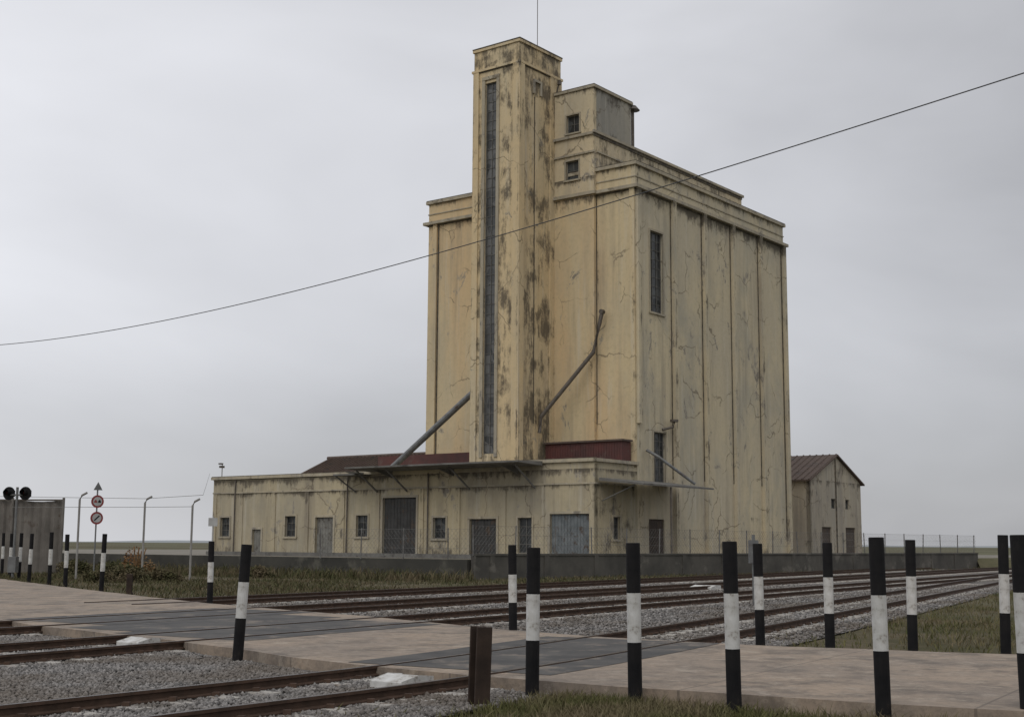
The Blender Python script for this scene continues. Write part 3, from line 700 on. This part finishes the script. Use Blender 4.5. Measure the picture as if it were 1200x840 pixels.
r_=MB();w_=MB();k_=MB()
for zc in (3.35,2.62):
    r_.tube([(0,-.02,zc),(0,.0,zc)],.28,28); w_.tube([(0,-.026,zc),(0,-.021,zc)],.20,28)
r_.box(-.15,-.02,-.031,-.027,3.30,3.37); r_.box(-.12,-.05,-.031,-.027,3.371,3.42)
k_.box(.02,.15,-.031,-.027,3.30,3.37); k_.box(.05,.12,-.031,-.027,3.371,3.42)
k_.prism([(-.13,-.09),(-.09,-.13),(.13,.09),(.09,.13)],lambda p,d:(p[0],d,p[1]+2.62),-.031,-.027)
r_.obj('red_disc',mred,e); w_.obj('white_disc',msw,e); k_.obj('pictograms',m_bk,e)
a=MB(); a.tube([(0,0,-.2),(0,0,2.8)],.035,8); a.box(-.22,.22,-.05,-.036,2.35,2.75); o=a.obj('small_white_notice',msw); o.location=(-14.3,64,0)

# ------------------------------------------------------------ overhead cable with poles
pts=[(-.4,10.0),(-.2,9.0),(0,8.45),(.14,8.2),(.282,8.22),(.4,8.38),(.522,8.64),(.697,9.03),(.853,9.53),(1,10.02),(1.15,10.6),(1.3,11.2)]
ws=np.linspace(-.4,1.3,90); co_=np.polyfit([p[0] for p in pts],[p[1] for p in pts],4); zs=np.polyval(co_,ws)
a=MB(); a.tube([(-18+27.23*w_,46-23.2*w_,z_) for w_,z_ in zip(ws,zs)],.012,6); a.obj('overhead_cable',simple('cable_black',(.07,.07,.07),(.05,.05,.05),3,.7,bs=0))
m_wood=simple('wooden_pole',(.12,.09,.065),(.08,.06,.045),3)
for w_,z_ in ((-.4,zs[0]),(1.3,zs[-1])):
    a=MB(); x_,y_=-18+27.23*w_,46-23.2*w_; a.tube([(0,0,-.5),(0,0,z_+.3)],.16,12,True,.1); a.box(-.6,.6,-.05,.05,z_-.3,z_-.15); a.tube([(0,0,z_-.15),(0,0,z_)],.05,8)
    o=a.obj('utility_pole',m_wood); o.location=(x_,y_,0)
a=MB()
for z0_,z1_ in ((3.9,4.4),(3.2,3.4)):
    a.tube([(-40,66,z0_),(-17.2,62.5,z0_-.3),(-14.6,63,z0_-.1),(-20+.0,88,6.1)] if z0_>3.5 else [(-24,64,z0_),(-17.2,62.5,z0_),(-14.6,61,z0_)],.010,4,False)
a.obj('slack_wire',m_wire)

# ------------------------------------------------------------ world + light
w=bpy.data.worlds.new('World'); scene.world=w; w.use_nodes=True; nt=w.node_tree
bg=nt.nodes['Background']; bg.inputs['Strength'].default_value=.1
sky=N(nt,'ShaderNodeTexSky',sky_type='NISHITA'); sky.sun_disc=False
SE,SA=math.radians(46),math.radians(195)
sky.sun_elevation=SE; sky.sun_rotation=SA
tc=N(nt,'ShaderNodeTexCoord').outputs['Generated']; sp=N(nt,'ShaderNodeSeparateXYZ'); nt.links.new(tc,sp.inputs[0])
v1=maprange(nt,sp.outputs['Z'],0,.22,5.4,6.9,True)
v2=maprange(nt,sp.outputs['Z'],.3,1,0,1.8)
v3=maprange(nt,sp.outputs['X'],-.4,.4,.9,-1.3)
cl=noise(nt,mapping(nt,tc,(1.4,1.4,3.0),(.3,0,0)),1.5,5,.48,.3)
v4=maprange(nt,cl,.3,.7,-1.2,1.2)
tot=math_(nt,'ADD',math_(nt,'ADD',v1,v2),math_(nt,'ADD',v3,v4))
cc=N(nt,'ShaderNodeCombineColor')
nt.links.new(math_(nt,'MULTIPLY',tot,.975),cc.inputs[0]);nt.links.new(math_(nt,'MULTIPLY',tot,.985),cc.inputs[1]);nt.links.new(math_(nt,'MULTIPLY',tot,1.035),cc.inputs[2])
nt.links.new(mix(nt,.05,cc.outputs[0],sky.outputs[0]),bg.inputs['Color'])
sun=bpy.data.lights.new('sun','SUN'); sun.energy=.8; sun.angle=math.radians(40); sun.color=(1,.95,.88)
so=bpy.data.objects.new('sun',sun); scene.collection.objects.link(so)
dirv=Vector((math.sin(SA)*math.cos(SE),math.cos(SA)*math.cos(SE),math.sin(SE)))
so.rotation_euler=dirv.to_track_quat('Z','Y').to_euler()

# ------------------------------------------------------------ camera
cam=bpy.data.cameras.new('camera'); cam.sensor_width=36; cam.lens=46.5; cam.clip_end=20000; cam.clip_start=.1
cobj=bpy.data.objects.new('camera',cam); scene.collection.objects.link(cobj)
M=Matrix.Rotation(math.radians(90+7.97),4,'X')@Matrix.Rotation(math.radians(.35),4,'Z')
M.translation=Vector((0,0,1.6)); cobj.matrix_world=M
scene.camera=cobj
